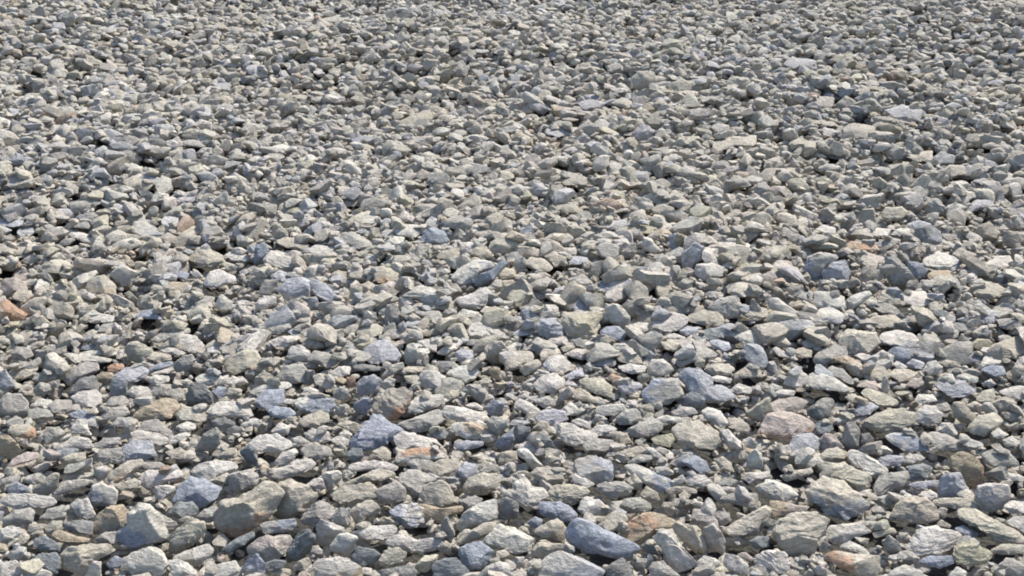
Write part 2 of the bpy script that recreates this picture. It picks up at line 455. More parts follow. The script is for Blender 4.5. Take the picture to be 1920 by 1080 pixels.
g;1050 800 1080 760 1190 750 1280 830 1280 890 1180 850 1060 830
w *cream stone with a smooth curved belly;970 845 1060 830 1200 855 1270 900 1210 940 1090 930 1010 900
w;1280 880 1390 840 1430 860 1370 920 1290 920
w;1320 800 1400 765 1470 780 1460 820 1350 840
k *lumpy cream stone with broken right end;1320 710 1380 650 1490 660 1550 710 1540 760 1420 770 1340 750
w;1460 440 1510 410 1620 405 1690 440 1640 480 1560 495 1490 470
d *dark green grey rounded stone;1390 580 1440 480 1510 470 1580 550 1590 620 1500 640 1410 630
w;1350 470 1400 440 1450 470 1420 510 1360 500
w;1680 460 1750 420 1820 450 1760 490 1690 490
b;1580 540 1640 500 1700 510 1700 580 1630 590
k;1690 560 1720 510 1810 520 1810 580 1730 595
w *white roof shaped stone with dark hollow;1560 690 1640 620 1760 610 1850 650 1890 720 1780 725 1620 720
d;1590 760 1680 725 1760 780 1700 860 1620 800
w;1800 780 1900 735 1960 750 1950 790 1830 800
k+y *yellowish stone with a carved hollow;1690 330 1740 270 1850 220 1920 230 1960 310 1880 370 1780 395 1710 380
g;1470 960 1530 860 1620 805 1650 850 1640 930 1600 975 1480 980
g;730 930 780 885 900 885 900 930 810 960 730 960
w;400 950 470 920 560 870 660 890 690 960 600 975 430 975
w;530 810 580 750 650 745 660 820 690 860 620 860 540 850
k;640 100 700 70 800 60 810 100 720 130 660 125
w;820 60 860 20 910 50 910 100 860 130
w;1000 100 1040 80 1080 110 1050 140
k;1540 200 1600 150 1720 160 1700 220 1600 230
b;1480 80 1560 40 1620 90 1560 130
@480 600 4
g;80 60 130 10 240 15 260 60 180 105 100 100
l;240 90 310 50 400 70 390 110 300 125
w;100 160 200 120 320 120 330 150 240 200 150 200
w;240 250 270 200 330 185 400 240 400 310 310 310 250 290
g+p;400 270 440 230 540 250 620 290 610 330 530 360 450 320 400 310
g;340 190 420 110 500 150 520 200 440 210
g *grey boulder with pale left side;160 420 210 350 330 330 380 370 370 460 260 480 190 460
d;370 380 430 380 450 450 400 490 350 480
w+y;430 420 480 400 560 460 600 500 510 520 450 480
w;560 400 620 350 710 350 700 410 620 430
r *tiny orange stone wedged among pale ones;680 430 740 425 750 480 720 510 680 480
o;560 450 640 430 680 450 670 480 600 470
o *ochre topped rough stone;0 330 60 310 130 350 120 390 40 390 -60 360
k;0 430 60 380 120 420 120 470 40 490 -10 480
w;-40 530 60 490 200 460 260 490 240 520 120 520 0 560
b *deep blue speckled stone;0 600 60 530 200 520 210 580 180 630 90 670 0 650 -30 620
b;90 690 140 650 250 660 300 710 240 740 130 730
w;180 610 230 590 300 600 290 630 220 635
b+w *flat blue stone with a white left end;290 610 330 590 440 580 580 590 590 650 540 700 400 700 330 660
w;340 510 400 500 470 530 440 560 380 550
w;580 560 630 500 690 520 690 560 650 600 600 590
g;590 700 600 650 660 640 670 690 640 730
k;320 760 370 720 480 680 540 710 540 760 440 810 350 800
k;600 790 660 750 740 770 800 810 740 850 660 810
w;370 850 420 815 540 840 550 900 480 920 390 890
w;560 900 620 870 700 900 690 940 600 940
w;620 850 680 825 720 860 700 890 640 880
w;110 840 180 770 250 800 240 850 180 880
w *pale mottled dome beside a dark gap;-60 930 20 870 140 855 240 900 255 940 200 985 -40 985
w;270 890 330 870 410 920 340 930 290 920
b *big slate blue slab sloping left;700 910 760 860 850 740 880 700 960 740 1100 830 1030 880 950 950 850 980 740 970
k+r *cream boulder with bright orange foot;870 660 920 580 1000 520 1120 510 1170 550 1140 640 1060 740 980 740 900 700
b;730 640 800 580 870 600 860 660 820 720 750 690
l;760 480 800 430 880 410 940 450 920 520 850 560 770 575
w;930 480 990 430 1040 450 1030 500 960 520
w *pale stone with blunt right end;1140 640 1200 580 1390 560 1400 610 1340 660 1220 700 1130 700
k;1110 420 1200 415 1250 450 1200 490 1130 470
w;1230 430 1250 380 1330 380 1420 430 1400 520 1280 530
g *smooth grey stone behind the blunt one;1340 530 1400 440 1490 430 1550 470 1530 530 1450 560 1350 570
k;1080 370 1140 350 1260 350 1260 390 1180 395 1090 410
g;940 420 1010 340 1100 320 1110 360 1040 400 960 440
l *lilac blue dome shaped stone;800 250 840 190 960 150 1040 190 1090 270 1050 320 880 320 810 300
w;640 290 690 250 725 260 710 310 660 320
d;710 340 800 330 930 350 990 370 900 385 770 380
w *white upright stone with a waist;1110 270 1130 190 1190 180 1240 250 1240 310 1180 345 1120 330
k *khaki rounded stone with shaded base;760 90 820 40 890 25 950 60 930 110 860 130 790 130
g;940 130 1000 70 1120 65 1210 80 1120 130 980 150
p *thin pinkish sliver;1030 170 1120 140 1180 135 1170 160 1080 185
k;1190 90 1300 60 1390 65 1390 110 1270 120
w;1210 160 1290 150 1360 190 1350 240 1270 220
w;1360 250 1420 190 1510 150 1560 160 1500 220 1420 260
d;1550 160 1640 145 1720 155 1730 190 1650 200 1580 190
l;1490 250 1540 220 1620 240 1630 290 1550 320 1500 300
d;1350 350 1370 310 1440 310 1480 340 1440 390 1380 390
k+o *tan stone with brown right side;1720 200 1770 160 1850 170 1890 230 1830 310 1780 330 1720 270
w;1830 250 1900 230 1960 260 1960 340 1880 350 1830 310
w;1580 80 1620 30 1700 20 1770 70 1770 130 1680 140 1600 120
w;1440 400 1520 350 1620 340 1670 380 1640 450 1570 470 1500 430
o;1750 390 1780 350 1830 370 1830 420 1850 450 1780 440
k;1670 460 1720 430 1770 460 1750 500 1690 495
g;1540 530 1600 490 1680 490 1720 540 1700 640 1620 570
k+y *small yellow tipped stone;1400 570 1450 530 1520 530 1520 570 1450 600
w *long white ridge shaped stone;1390 700 1430 650 1560 660 1720 700 1740 750 1620 775 1440 740
w;1560 640 1640 620 1700 650 1690 680 1600 660
w+o *cream slab with flat bright top;1460 800 1500 770 1640 770 1740 830 1740 880 1640 895 1550 880 1490 840
g;1730 760 1780 725 1890 750 1890 790 1830 860 1750 890 1740 820
b;1720 660 1780 600 1860 620 1850 700 1760 720
g;1060 780 1200 730 1370 670 1400 700 1380 770 1280 830 1200 840 1100 800
w *furrowed white stone right of the blue slab;1040 880 1100 840 1190 850 1300 930 1300 975 1080 980 1060 930
w;1210 860 1280 880 1330 930 1300 950
b;1790 930 1860 860 1920 820 1940 900 1900 960 1820 960
l;1490 930 1580 905 1700 910 1700 940 1600 970 1500 970
t;1320 840 1400 815 1440 850 1420 890 1340 880
g;630 40 700 15 770 40 750 90 660 90
@960 600 4
l *lilac blue squarish stone;170 50 220 0 320 -10 380 50 380 120 280 140 220 110
k+y *broad olive khaki boulder;370 0 400 -40 520 -60 680 -60 650 40 620 110 550 140 430 120
w *greenish white tilted wedge;700 -90 760 -120 820 -100 880 -20 880 60 820 60 740 20
b;660 90 710 50 800 50 870 110 830 150 740 150 680 120
w;880 50 960 20 1030 30 1040 70 960 100 880 100
w *wide white stone with pointed base;1040 40 1080 -20 1200 -60 1310 -20 1300 40 1230 80 1140 85
k;1320 10 1340 -40 1440 -75 1540 -70 1580 0 1560 40 1440 35
l;1260 80 1320 45 1400 60 1380 110 1300 120
t;1400 110 1470 60 1580 70 1580 130 1500 150 1420 140
l;1480 160 1540 150 1620 170 1640 210 1580 240 1510 200
w *white stone with dark notch;1640 110 1740 75 1900 100 1930 150 1830 200 1760 190 1700 140
k *khaki bowl shaped stone;1110 160 1140 145 1300 150 1310 190 1210 235 1150 220
w;1160 120 1210 100 1310 130 1290 150 1180 140
w;230 180 290 140 400 130 420 160 340 200 250 200
l;0 110 60 65 130 70 140 110 50 120
g;20 210 130 170 220 180 210 230 100 235
d;440 150 510 135 570 180 570 220 480 200
k+y *cream bar shaped stone;660 230 700 205 820 180 850 210 770 250 690 265
k;780 280 830 220 920 215 980 270 970 330 880 325 800 310
k *flat topped khaki block;-60 290 0 235 130 235 170 270 150 310 60 360 -40 370
k;60 370 120 320 180 295 220 330 190 380 90 420
k;210 260 240 220 340 215 360 260 290 300 220 300
k;370 210 430 180 480 200 460 230 390 240
w;400 260 480 215 560 225 590 260 530 300 460 280
w+l *grey heart shaped stone with pale rim;230 340 300 270 370 265 430 330 440 380 360 395 270 380
l;590 300 640 270 710 275 760 320 700 360 620 345
w;540 350 580 310 620 350 600 385 560 385
w *rounded white stone with grey flank;1020 350 1040 300 1130 295 1210 370 1160 410 1080 420 1030 390
w;800 350 880 330 1000 345 1000 390 900 405 830 380
k;940 430 970 400 1020 410 1020 460 960 480
g *broad grey triangular stone;1230 320 1270 270 1370 220 1450 200 1550 270 1440 310 1350 320 1260 360
k;1370 330 1400 290 1450 300 1440 360 1390 360
k;1450 370 1480 330 1620 330 1670 370 1620 415 1500 410
w;1660 260 1780 260 1880 260 1850 290 1740 290
k;1680 400 1760 350 1850 350 1880 420 1800 430 1720 430
w *crusty white stone with pitted skin;160 480 220 430 320 400 390 450 390 510 300 545 190 530
l;400 420 460 380 520 370 540 420 440 450
k *smooth khaki slab with clipped right corner;510 470 540 440 680 440 740 490 750 580 660 560 560 520
p+r *small salmon pink stone;720 430 740 400 850 440 830 490 770 490
l;790 500 850 460 950 470 980 500 920 540 840 560
g+b *large blue grey angular block;960 560 1040 480 1060 440 1240 440 1280 560 1180 620 1060 655 1000 610
l+b *lilac shield shaped boulder;1250 420 1300 370 1400 370 1500 440 1510 500 1420 570 1350 580 1310 500
l;1430 560 1470 510 1560 490 1620 520 1680 580 1600 610 1470 610
w;1490 430 1540 415 1650 440 1630 475 1530 460
w;1650 510 1700 475 1800 510 1780 550 1690 550
p+r *small peach coloured stone;340 590 370 540 430 500 460 530 450 580 370 615
k+o;460 530 520 515 600 570 660 600 640 625 540 610 470 590
g;100 580 180 570 300 590 320 640 240 655 150 610
w *smooth cream pebble sloping down right;20 630 60 595 140 620 210 690 180 715 100 700 40 660
l *lilac speckled block;180 740 210 690 310 670 390 690 410 740 340 790 230 790
w;390 660 440 620 500 640 550 680 480 710 410 720
w;620 680 680 640 830 630 840 670 760 720 660 705
g;790 730 850 670 930 670 980 740 900 780 810 780
w;850 640 870 600 930 600 930 650
g;1200 690 1270 650 1360 660 1400 700 1300 725 1220 720
w *rounded pale stone above the big slab;1420 690 1480 660 1560 680 1630 780 1560 800 1450 740
w;1080 740 1160 715 1290 740 1300 770 1200 770 1120 770
g+p *grey pink stone with striped face;870 820 960 770 1060 740 1120 780 1130 820 1080 850 980 885 900 870
k *very large smooth khaki boulder;1190 810 1240 770 1400 760 1540 840 1580 900 1500 970 1300 960 1220 880
w;1560 830 1620 820 1720 920 1740 980 1640 970 1590 900
k;1620 740 1700 740 1780 790 1780 840 1690 840 1640 790
k;1740 700 1830 640 1930 580 1950 680 1900 770 1800 750
w *wrinkled white boulder;340 850 360 790 440 780 620 860 610 900 480 950 400 920
w;440 760 500 740 580 770 580 820 470 790
k+o;730 850 780 835 860 850 890 920 840 950 780 900
w;590 840 640 790 720 790 790 820 710 860 620 870
g;540 930 600 890 760 900 770 980 550 980
y;1040 890 1120 870 1200 850 1220 900 1180 950 1080 930
t;0 840 40 790 130 810 130 880 60 920 -20 910
t;200 890 240 860 300 910 320 950 240 960
w;40 940 110 910 220 950 200 990 60 990
w;1740 890 1790 880 1840 920 1820 970 1750 950
@1440 600 4
k *large grey khaki boulder with long flat top;540 200 550 110 600 75 800 100 830 180 760 240 640 270 590 240
w+l *white oval stone with blue underside;830 140 870 95 980 80 1080 100 1120 160 1080 205 960 200 860 170
k;750 10 800 -30 960 -40 1000 20 950 60 830 60
k;1120 110 1160 90 1240 90 1280 130 1200 180 1140 160
g;1290 120 1370 65 1430 80 1420 130 1330 150
k;1420 150 1450 105 1510 150 1500 190 1430 190
y *yellow green stained stone;1530 180 1560 140 1660 150 1670 200 1620 230 1550 215
k+w *broad cream stone at the right edge;1660 200 1760 150 1880 130 1960 150 1940 250 1860 285 1740 270
b;1460 270 1530 240 1620 260 1650 310 1560 330 1480 310
b *blue grey stone near the right edge;1600 370 1660 330 1760 350 1780 400 1720 430 1640 400
k;1820 380 1880 330 1940 350 1930 420 1840 420
d;1280 30 1400 20 1560 30 1560 80 1440 90 1330 70
b *slate stone under the white oval;900 240 960 200 1060 220 1070 300 1000 330 930 300
w;790 270 860 225 940 270 930 340 860 320
g *grey stone with angular peak;340 290 400 230 500 190 580 210 590 280 500 290 420 350 360 330
o+k *arched orange tan stone;490 290 600 270 680 310 740 390 700 440 620 400 570 330 510 310
k;720 420 740 370 860 350 910 400 870 460 760 460
k+o;910 410 950 370 1040 370 1130 400 1060 460 980 460
p;1040 490 1080 440 1150 430 1170 480 1100 510
w;1170 370 1190 320 1260 305 1310 350 1270 410 1200 410
l;1040 330 1090 290 1170 320 1160 370 1090 360
w;940 330 970 310 1050 350 1020 370 960 360
k;1240 280 1320 230 1410 250 1380 290 1270 300
k;1270 310 1320 285 1440 300 1440 350 1340 350
w;120 480 160 400 240 370 300 430 280 480 200 510
w *long pale stone tapering to the right;300 460 310 400 380 390 500 440 630 520 560 540 430 520 340 510
g;430 380 480 345 560 370 620 430 640 480 560 460 480 410
w;30 220 60 200 220 290 200 300 80 270
k;180 230 260 205 330 230 320 280 230 280
g;250 170 330 130 450 110 470 170 380 210 280 205
k;20 160 60 110 130 130 170 180 130 210 50 190
w;40 550 90 520 200 530 190 570 100 580
p;660 510 700 465 800 460 850 520 860 560 720 500
k *long khaki stone sloping down right;690 550 740 510 860 550 980 610 960 650 860 650 740 590
k;580 580 630 550 710 590 690 620 620 620
l;640 680 690 630 770 620 830 650 760 710 670 720
w;1100 610 1130 560 1230 560 1270 610 1160 630
l *flat topped lilac speckled stone;1270 480 1320 455 1470 455 1550 530 1530 560 1380 580 1290 530
w;1410 420 1480 400 1580 430 1560 470 1460 460
w;1620 470 1670 440 1710 480 1660 510
k;1560 590 1610 530 1680 520 1710 570 1690 620 1600 620
w;1730 540 1840 500 1930 500 1950 580 1880 600 1780 570
k;1680 620 1780 575 1860 620 1850 680 1760 700 1700 660
p;0 650 60 600 200 580 290 610 270 650 200 690 60 690 0 680
g;290 680 340 640 400 590 480 590 490 640 440 720 350 745 300 720
p+r *bumpy boulder with peach orange base;-60 830 0 720 80 680 180 700 260 730 340 790 300 840 180 880 20 880 -30 860
t;340 800 380 760 480 770 490 820 420 860 350 850
w;490 760 540 725 620 735 590 770 530 775
k *large pale cream boulder with sloping top;720 760 800 720 900 670 1000 660 1100 700 1100 770 1030 820 880 850 770 810
w;1100 710 1180 640 1260 650 1300 700 1290 770 1190 780 1110 750
g;1260 640 1340 620 1380 680 1340 700 1270 690
k *smooth cream egg shaped stone;1380 670 1400 620 1460 620 1560 720 1540 770 1470 770 1400 720
k;1480 640 1560 610 1610 640 1590 700 1540 680
w;1600 660 1620 620 1670 620 1730 700 1650 720
k *folded khaki stone with rounded lobes;1500 810 1580 720 1700 700 1760 760 1720 810 1620 870 1530 850
w;1270 830 1310 770 1380 780 1420 850 1370 880 1290 850
g;1180 870 1220 840 1350 860 1450 930 1480 980 1300 980 1200 910
b+w;880 870 960 850 1080 860 1190 930 1200 980 1020 980 930 920
g *upright grey stone standing on end;550 920 590 780 640 760 690 830 690 960 600 985
d;700 860 760 850 790 900 780 970 700 980
l;160 940 220 860 320 845 390 900 370 980 180 985
p;390 900 430 850 500 870 560 940 550 985 410 980
w;1670 850 1730 810 1800 860 1760 890 1690 880
w;1760 900 1830 870 1900 920 1860 950 1780 930
w;1490 950 1560 925 1640 970 1500 980
@0 360 4
l;0 210 80 190 160 190 180 240 100 265 0 250
g;570 90 620 30 720 30 750 80 700 120 620 130
l *grey lilac oval stone with dark left side;1270 50 1320 10 1440 0 1480 50 1400 95 1290 90
g+l *smooth grey stone with pointed right corner;990 300 1010 220 1100 220 1200 290 1260 320 1180 350 1080 355
k+y *smooth olive cream oval stone;1420 500 1480 420 1580 430 1670 480 1670 520 1600 560 1500 550
k+y;1280 330 1340 280 1420 230 1520 270 1550 300 1420 330
w;1680 470 1760 440 1870 480 1850 520 1740 510
w;380 290 430 255 550 280 740 350 740 390 620 370 480 310
p;90 640 150 590 240 610 240 660 160 660
p *pink boulder at the left edge;0 740 20 660 120 640 200 690 200 740 130 780 20 780
k;90 800 130 740 220 740 250 780 180 820
r+p *salmon coloured slab at the left edge;-20 800 60 810 140 880 230 930 200 965 60 960 -20 940
k+o *peaked tan stone with brown face;640 720 680 650 780 620 860 700 870 760 780 780 680 760
k+o;500 590 560 540 680 560 700 600 620 630 530 620
g;410 700 480 690 540 740 500 770 420 750
w+p;700 860 740 830 850 870 860 900 780 910
k *upright cream stone with square sides;1030 850 1040 780 1130 780 1140 830 1110 880 1050 880
k+y;930 760 970 745 1040 810 1000 850 960 800
g;820 800 860 760 1000 830 1010 890 900 870
w+b *pale stone with green blue front;1530 680 1570 600 1640 580 1750 630 1760 670 1640 710 1550 710
w;1600 850 1660 770 1750 830 1740 880 1660 900
k+o;1370 900 1440 880 1530 880 1530 910 1430 940
g;1460 830 1540 780 1610 790 1580 850 1480 850
b;1010 940 1070 890 1150 880 1220 960
b;1300 640 1350 590 1420 610 1400 660
w;1420 600 1480 590 1530 640 1480 660
w;660 950 740 910 850 930 840 975 680 980
g;90 470 150 440 240 450 240 490 130 495
@480 360 4
y *yellowish ridge stone;160 120 190 80 300 110 370 130 360 180 220 170
g;0 150 60 70 160 100 150 170 60 175
k+w;690 200 740 140 860 150 920 190 880 240 720 245
g;540 100 640 50 760 10 820 50 800 100 660 110
w *white stone with dark stripe;1050 190 1110 140 1220 200 1230 240 1110 230
w;1030 280 1120 245 1240 250 1250 300 1180 340 1060 320
b *blue trapezoid stone with speckles;1240 380 1260 300 1320 265 1400 290 1440 370 1400 400
w+b;1270 240 1310 180 1370 190 1420 240 1330 260
g *grey stone with long sloping right shoulder;630 370 650 310 740 300 880 400 860 440 720 420
w;960 360 1010 330 1110 340 1090 400 980 390
k;830 350 860 270 920 270 930 330 890 370
g;410 380 450 300 530 270 590 340 520 380
k;150 370 220 340 330 350 400 400 350 440 240 420
w;390 440 450 400 560 410 640 410 660 450 600 470 430 460
w *smooth pale cream boulder with flat face;60 520 110 440 190 450 310 530 340 580 230 590 100 550
k;340 480 410 460 500 500 500 560 400 560
b;0 400 60 380 100 450 60 540 -20 550
k;730 470 800 440 880 410 880 430 790 480
w;800 510 850 465 910 480 910 520 850 530
k+y *broad olive grey trapezoid stone;1740 440 1760 380 1840 330 1930 330 1960 420 1900 460 1780 470
w;1520 380 1610 375 1720 400 1690 440 1570 440
k;1610 470 1640 420 1720 410 1780 480 1700 510
k;1350 490 1400 440 1520 420 1520 480 1440 520
l;1550 180 1620 150 1760 150 1760 200 1680 230 1580 215
w;1600 250 1640 230 1740 260 1790 290 1700 300
k;1500 120 1580 60 1640 10 1700 80 1680 120 1580 135
k+r *cream stone with a peach orange streak;880 620 900 560 980 560 1060 600 1100 650 1040 670 920 680
k+r;560 620 610 590 680 600 680 660 600 660
w;690 600 720 560 790 550 800 600 750 640
w+b *pale blue mottled boulder with dark right side;1470 640 1540 560 1640 510 1750 530 1760 570 1680 600 1640 680 1540 690
b;1640 700 1680 610 1760 590 1860 500 1870 560 1790 650 1700 710
w *small bright white tip;1800 510 1850 480 1880 520 1840 550
k+o;1810 620 1850 570 1930 580 1950 640 1840 660
k+o;1790 720 1830 670 1930 660 1930 740 1840 750
l+w *broad light blue boulder;150 730 240 660 330 640 400 660 400 780 340 820 230 810
l+b *streaked blue boulder sloping down right;400 670 430 650 520 690 600 770 630 840 560 850 440 770
l;390 860 400 790 460 800 480 870 420 890
l;100 620 180 590 280 620 240 680 130 660
g;20 760 60 660 160 660 150 740 100 780
w *white slab with dark hollow beneath;0 830 60 780 150 790 150 840 60 890 0 890
k;700 790 710 710 790 710 800 800 770 830
w+o;930 700 1000 670 1100 690 1080 720 980 725
k;950 745 1000 735 1090 735 1060 755
k;780 700 840 670 910 710 890 750 810 750
w *white rounded stone beside a dark triangle;1070 880 1080 790 1160 780 1200 860 1170 890
g *pale green upright stone with domed top;960 960 980 860 1040 840 1090 920 1090 980 970 990
t;840 840 990 840 980 920 930 930 870 860
k;1280 850 1340 810 1490 820 1480 880 1400 880 1270 890
w *khaki white stone with raised right end;1510 800 1600 770 1720 715 1760 750 1720 850 1630 890 1530 860
w;1680 900 1720 855 1820 880 1840 910 1760 920
w;1500 920 1560 880 1660 900 1670 930 1560 960
g;1230 960 1260 900 1370 890 1400 930 1380 985 1240 990
k;1270 740 1300 710 1360 740 1340 780 1290 770
w;1200 610 1300 650 1310 690 1250 670
g;1330 660 1380 640 1420 690 1370 700
w;210 910 300 900 400 940 400 975 220 975
@960 360 4
b *small teal pointed stone;50 310 120 245 180 320 150 350 70 350
k *angular grey khaki stone;1040 130 1120 90 1210 120 1210 180 1130 190 1050 160
k;590 160 700 140 830 110 820 150 640 200
w+l *white stone with lilac shading;660 240 720 205 840 210 870 250 780 285 690 275
w;1060 260 1130 225 1200 240 1200 280 1110 290
k+y;780 300 850 260 980 250 1060 270 1050 320 920 300 800 330
b;220 320 270 290 440 310 430 340 320 340
b+y;1180 420 1180 330 1240 310 1320 340 1310 390 1220 450
w;970 400 990 340 1040 350 1120 440 1060 460 990 440
g;800 480 840 410 920 380 930 450 900 500 820 500
w *tiny square pale block;385 420 480 420 480 470 420 470
g *flat grey khaki oval stone;1490 340 1510 290 1650 295 1690 330 1600 370 1510 370
w *long pale green slab;1560 430 1560 375 1760 385 1820 450 1800 480 1640 460
l *lilac spire shaped stone;1270 560 1280 460 1370 385 1430 420 1430 500 1360 570 1340 610
w *bright white stone under the lilac spire;1380 600 1390 550 1500 530 1590 570 1560 630 1450 665 1400 640
k+r *slab with dark red edge;1450 720 1500 680 1580 650 1590 680 1510 740
w+b *long white stone with blue shading;690 730 670 670 820 655 1060 650 1070 710 980 760 830 750 740 750
k;1120 680 1180 660 1220 700 1160 730
g;1240 700 1290 650 1360 670 1340 740 1280 740
g;580 630 590 540 680 510 710 570 640 650
k;80 540 140 490 230 500 300 560 280 600 160 580
k;240 480 310 450 400 460 410 540 320 560
l;410 500 470 480 560 490 570 540 440 540
w;1320 330 1380 305 1470 320 1470 350 1380 360
b *deep blue block;60 960 70 890 150 860 200 940 180 970
w;200 900 250 850 330 850 360 930 280 960 220 960
l;460 860 500 810 600 820 650 870 560 890 480 890
k;380 800 440 750 520 760 500 820 430 850
g;820 860 870 810 930 830 960 900 910 940 850 900
k *pale wedge pointing right;1140 850 1200 810 1320 830 1440 870 1380 900 1240 920 1160 910
g *big grey boulder with blunt peak;1480 870 1560 800 1680 780 1730 860 1710 920 1600 960 1530 930
k;1740 930 1800 870 1910 870 1930 930 1850 960
k+p;100 790 180 740 290 780 200 810
k+y;-40 800 0 735 80 740 130 790 110 850 20 870
@1440 360 4
d+l *dark speckled round boulder;1090 330 1110 270 1220 245 1290 300 1300 370 1210 405 1120 390
l;1040 240 1130 210 1220 240 1160 280 1080 270
g;1180 130 1210 60 1270 45 1330 110 1310 170 1220 170
k *broad brown grey stone with flat top;860 180 880 120 1000 110 1050 160 980 210 890 220
k;680 210 720 130 790 130 810 210 770 260 700 250
g;540 270 560 170 640 150 660 210 600 300
w;610 290 650 250 700 260 730 320 650 330
w;360 280 420 245 510 270 500 310 420 310
w;770 300 820 270 920 280 890 330 790 330
w;890 290 950 265 1060 275 1060 320 920 320
w+y *whitish stone at upper right with flat base;1390 40 1450 0 1630 -10 1640 30 1520 60 1470 100
l;1480 130 1560 60 1680 60 1690 110 1580 130 1500 160
k *domed khaki boulder near the right edge;1560 320 1580 260 1660 225 1740 300 1720 350 1600 370
k;1760 360 1790 290 1880 300 1910 370 1870 420 1780 400
l;190 390 210 340 260 330 320 380 300 410 220 415
g+b *broad pale blue boulder with green left flank;270 600 300 490 400 450 540 490 440 570 400 660 320 650
l;410 600 490 530 580 510 620 600 570 680 430 670
g *tall grey green diamond shaped stone;880 620 890 500 950 480 1030 560 1090 640 1030 700 940 710
b;1040 600 1050 520 1130 530 1200 590 1140 650 1080 640
w+l *pale blue boulder with smooth right slope;1160 520 1280 450 1380 480 1440 520 1400 590 1280 590 1190 560
o+y *small mustard yellow stone;1200 620 1250 590 1360 590 1370 630 1290 665 1220 650
g;1120 720 1150 660 1240 660 1270 700 1200 740
g;1040 690 1060 660 1130 670 1120 730 1050 730
k *large khaki stone with sloping flat face;1540 760 1590 670 1700 680 1800 740 1790 790 1680 800 1580 790
k;1380 470 1440 420 1570 470 1520 530 1440 540
g;1430 590 1500 550 1600 570 1630 610 1520 620
w;1620 550 1720 480 1810 480 1850 550 1720 570
l;1700 650 1760 600 1800 620 1790 680 1740 690
p;680 500 740 450 860 490 870 530 740 530
o+r *small brown red stone pair left half;570 410 620 370 700 380 690 440 600 440
r+k;690 430 720 380 800 380 830 430 780 450
o;440 420 500 380 580 360 600 400 520 440
w+p;0 570 60 510 160 520 190 570 100 600 10 600
g;840 390 920 340 1000 360 930 420 860 430
k;740 640 780 580 870 590 860 650 790 680
w *pale square block with shaded front;350 820 360 750 470 750 570 790 570 870 470 880 380 860
w+l *white stone with lilac lower side;350 920 400 870 480 870 570 920 540 985 380 970
w *white leaf shaped stone rising right;580 830 620 780 760 740 780 770 700 840 620 890
k;830 820 860 740 930 740 960 790 1000 830 930 840
w *knobbly cream stone;970 790 1060 745 1170 750 1250 830 1120 860 1010 830
w;-10 800 80 800 220 900 240 970 120 930 10 870
l;1590 930 1650 890 1720 900 1760 970 1620 985
g;220 790 260 750 350 770 350 810 260 820
k+o;130 740 170 680 260 700 260 750 180 770
@0 0 3
l *small lilac stone in the top left;280 160 300 125 360 130 365 165 320 170
b;50 900 90 860 180 890 160 940 60 930
k;600 900 640 865 710 870 710 910 640 930
k+r;700 630 740 590 810 590 820 640 760 650
k;690 1020 750 990 860 1040 830 1070 720 1060
@480 0 3
y;800 690 870 650 980 620 990 670 900 700 820 710
g;780 200 820 180 870 210 850 250 780 240
g;370 110 430 80 540 90 530 120 400 120
k;150 540 200 520 290 540 270 560
l;990 830 1040 800 1060 850 1000 860
l;700 620 740 590 760 640 720 660
p;890 1000 930 950 980 970 1000 1010 920 1030
k;940 1030 1000 1000 1120 1020 1110 1040 1000 1050
g;1100 400 1150 360 1200 380 1180 430 1110 430
@960 0 3
k;670 440 710 400 800 410 810 460 740 510 690 490
k;890 470 950 440 1030 470 1000 520 920 520
l;680 750 730 690 810 740 790 790 700 790
l;370 580 440 560 520 580 500 610 400 640
k;560 580 620 550 700 580 650 610
k;250 1000 330 970 420 1000 420 1040 300 1040
l;190 750 200 720 370 720 360 750 260 770
k;1130 800 1230 770 1370 760 1360 820 1250 820 1160 850
k;1200 480 1240 430 1330 440 1340 490 1260 510
w;640 680 670 645 720 670 700 690
l;670 1010 700 960 760 970 770 1010 720 1030
k;840 250 880 220 960 230 960 280 870 280
@1440 0 3
l;90 360 140 325 260 340 240 380 140 390
g;210 580 280 540 370 550 360 600 260 600
k;380 590 440 540 490 570 470 610 400 620
l;650 620 760 590 870 620 850 680 750 690
k;420 720 480 690 600 710 590 770 500 780 430 760
w;310 760 310 715 410 740 340 770
k;220 690 260 660 380 690 360 710
l;930 890 980 850 1050 880 1040 920 960 930
k+o;770 880 830 850 920 850 920 900 840 905
k;990 960 1020 930 1120 930 1125 980 1040 990
g;660 850 700 805 770 840 760 890 700 900
k;640 1020 680 930 760 920 780 980 700 1000 660 1040
w;1290 1020 1350 970 1440 1000 1440 1050 1340 1050
g;780 550 840 530 860 560 810 580
"""
def parse():
    out = []; ox = oy = 0; s = 4.0
    for line in CATALOGUE.strip().splitlines():
        if line[0] == '@':
            ox, oy, s = [float(v) for v in line[1:].split()]; continue
        a, b = line.split(';')
        star = None
        if '*' in a: a, star = [q.strip() for q in a.split('*')]
        cc = a.strip().split('+')
        v = np.array([float(q) for q in b.split()]).reshape(-1, 2)
        v = v / s + (ox, oy)
        area = 0.5 * abs(np.dot(v[:, 0], np.roll(v[:, 1], -1)) - np.dot(v[:, 1], np.roll(v[:, 0], -1)))
        out.append(dict(c=cc, name=star, v=v, area=area))
    return out
STONES = parse()

def c_y(st): return st['v'][:, 1].mean()

def centroid(v):
    x, y = v[:, 0], v[:, 1]; x1, y1 = np.roll(x, -1), np.roll(y, -1)
    cr = x * y1 - x1 * y; A = cr.sum() / 2
    return np.array([((x + x1) * cr).sum(), ((y + y1) * cr).sum()]) / (6 * A)

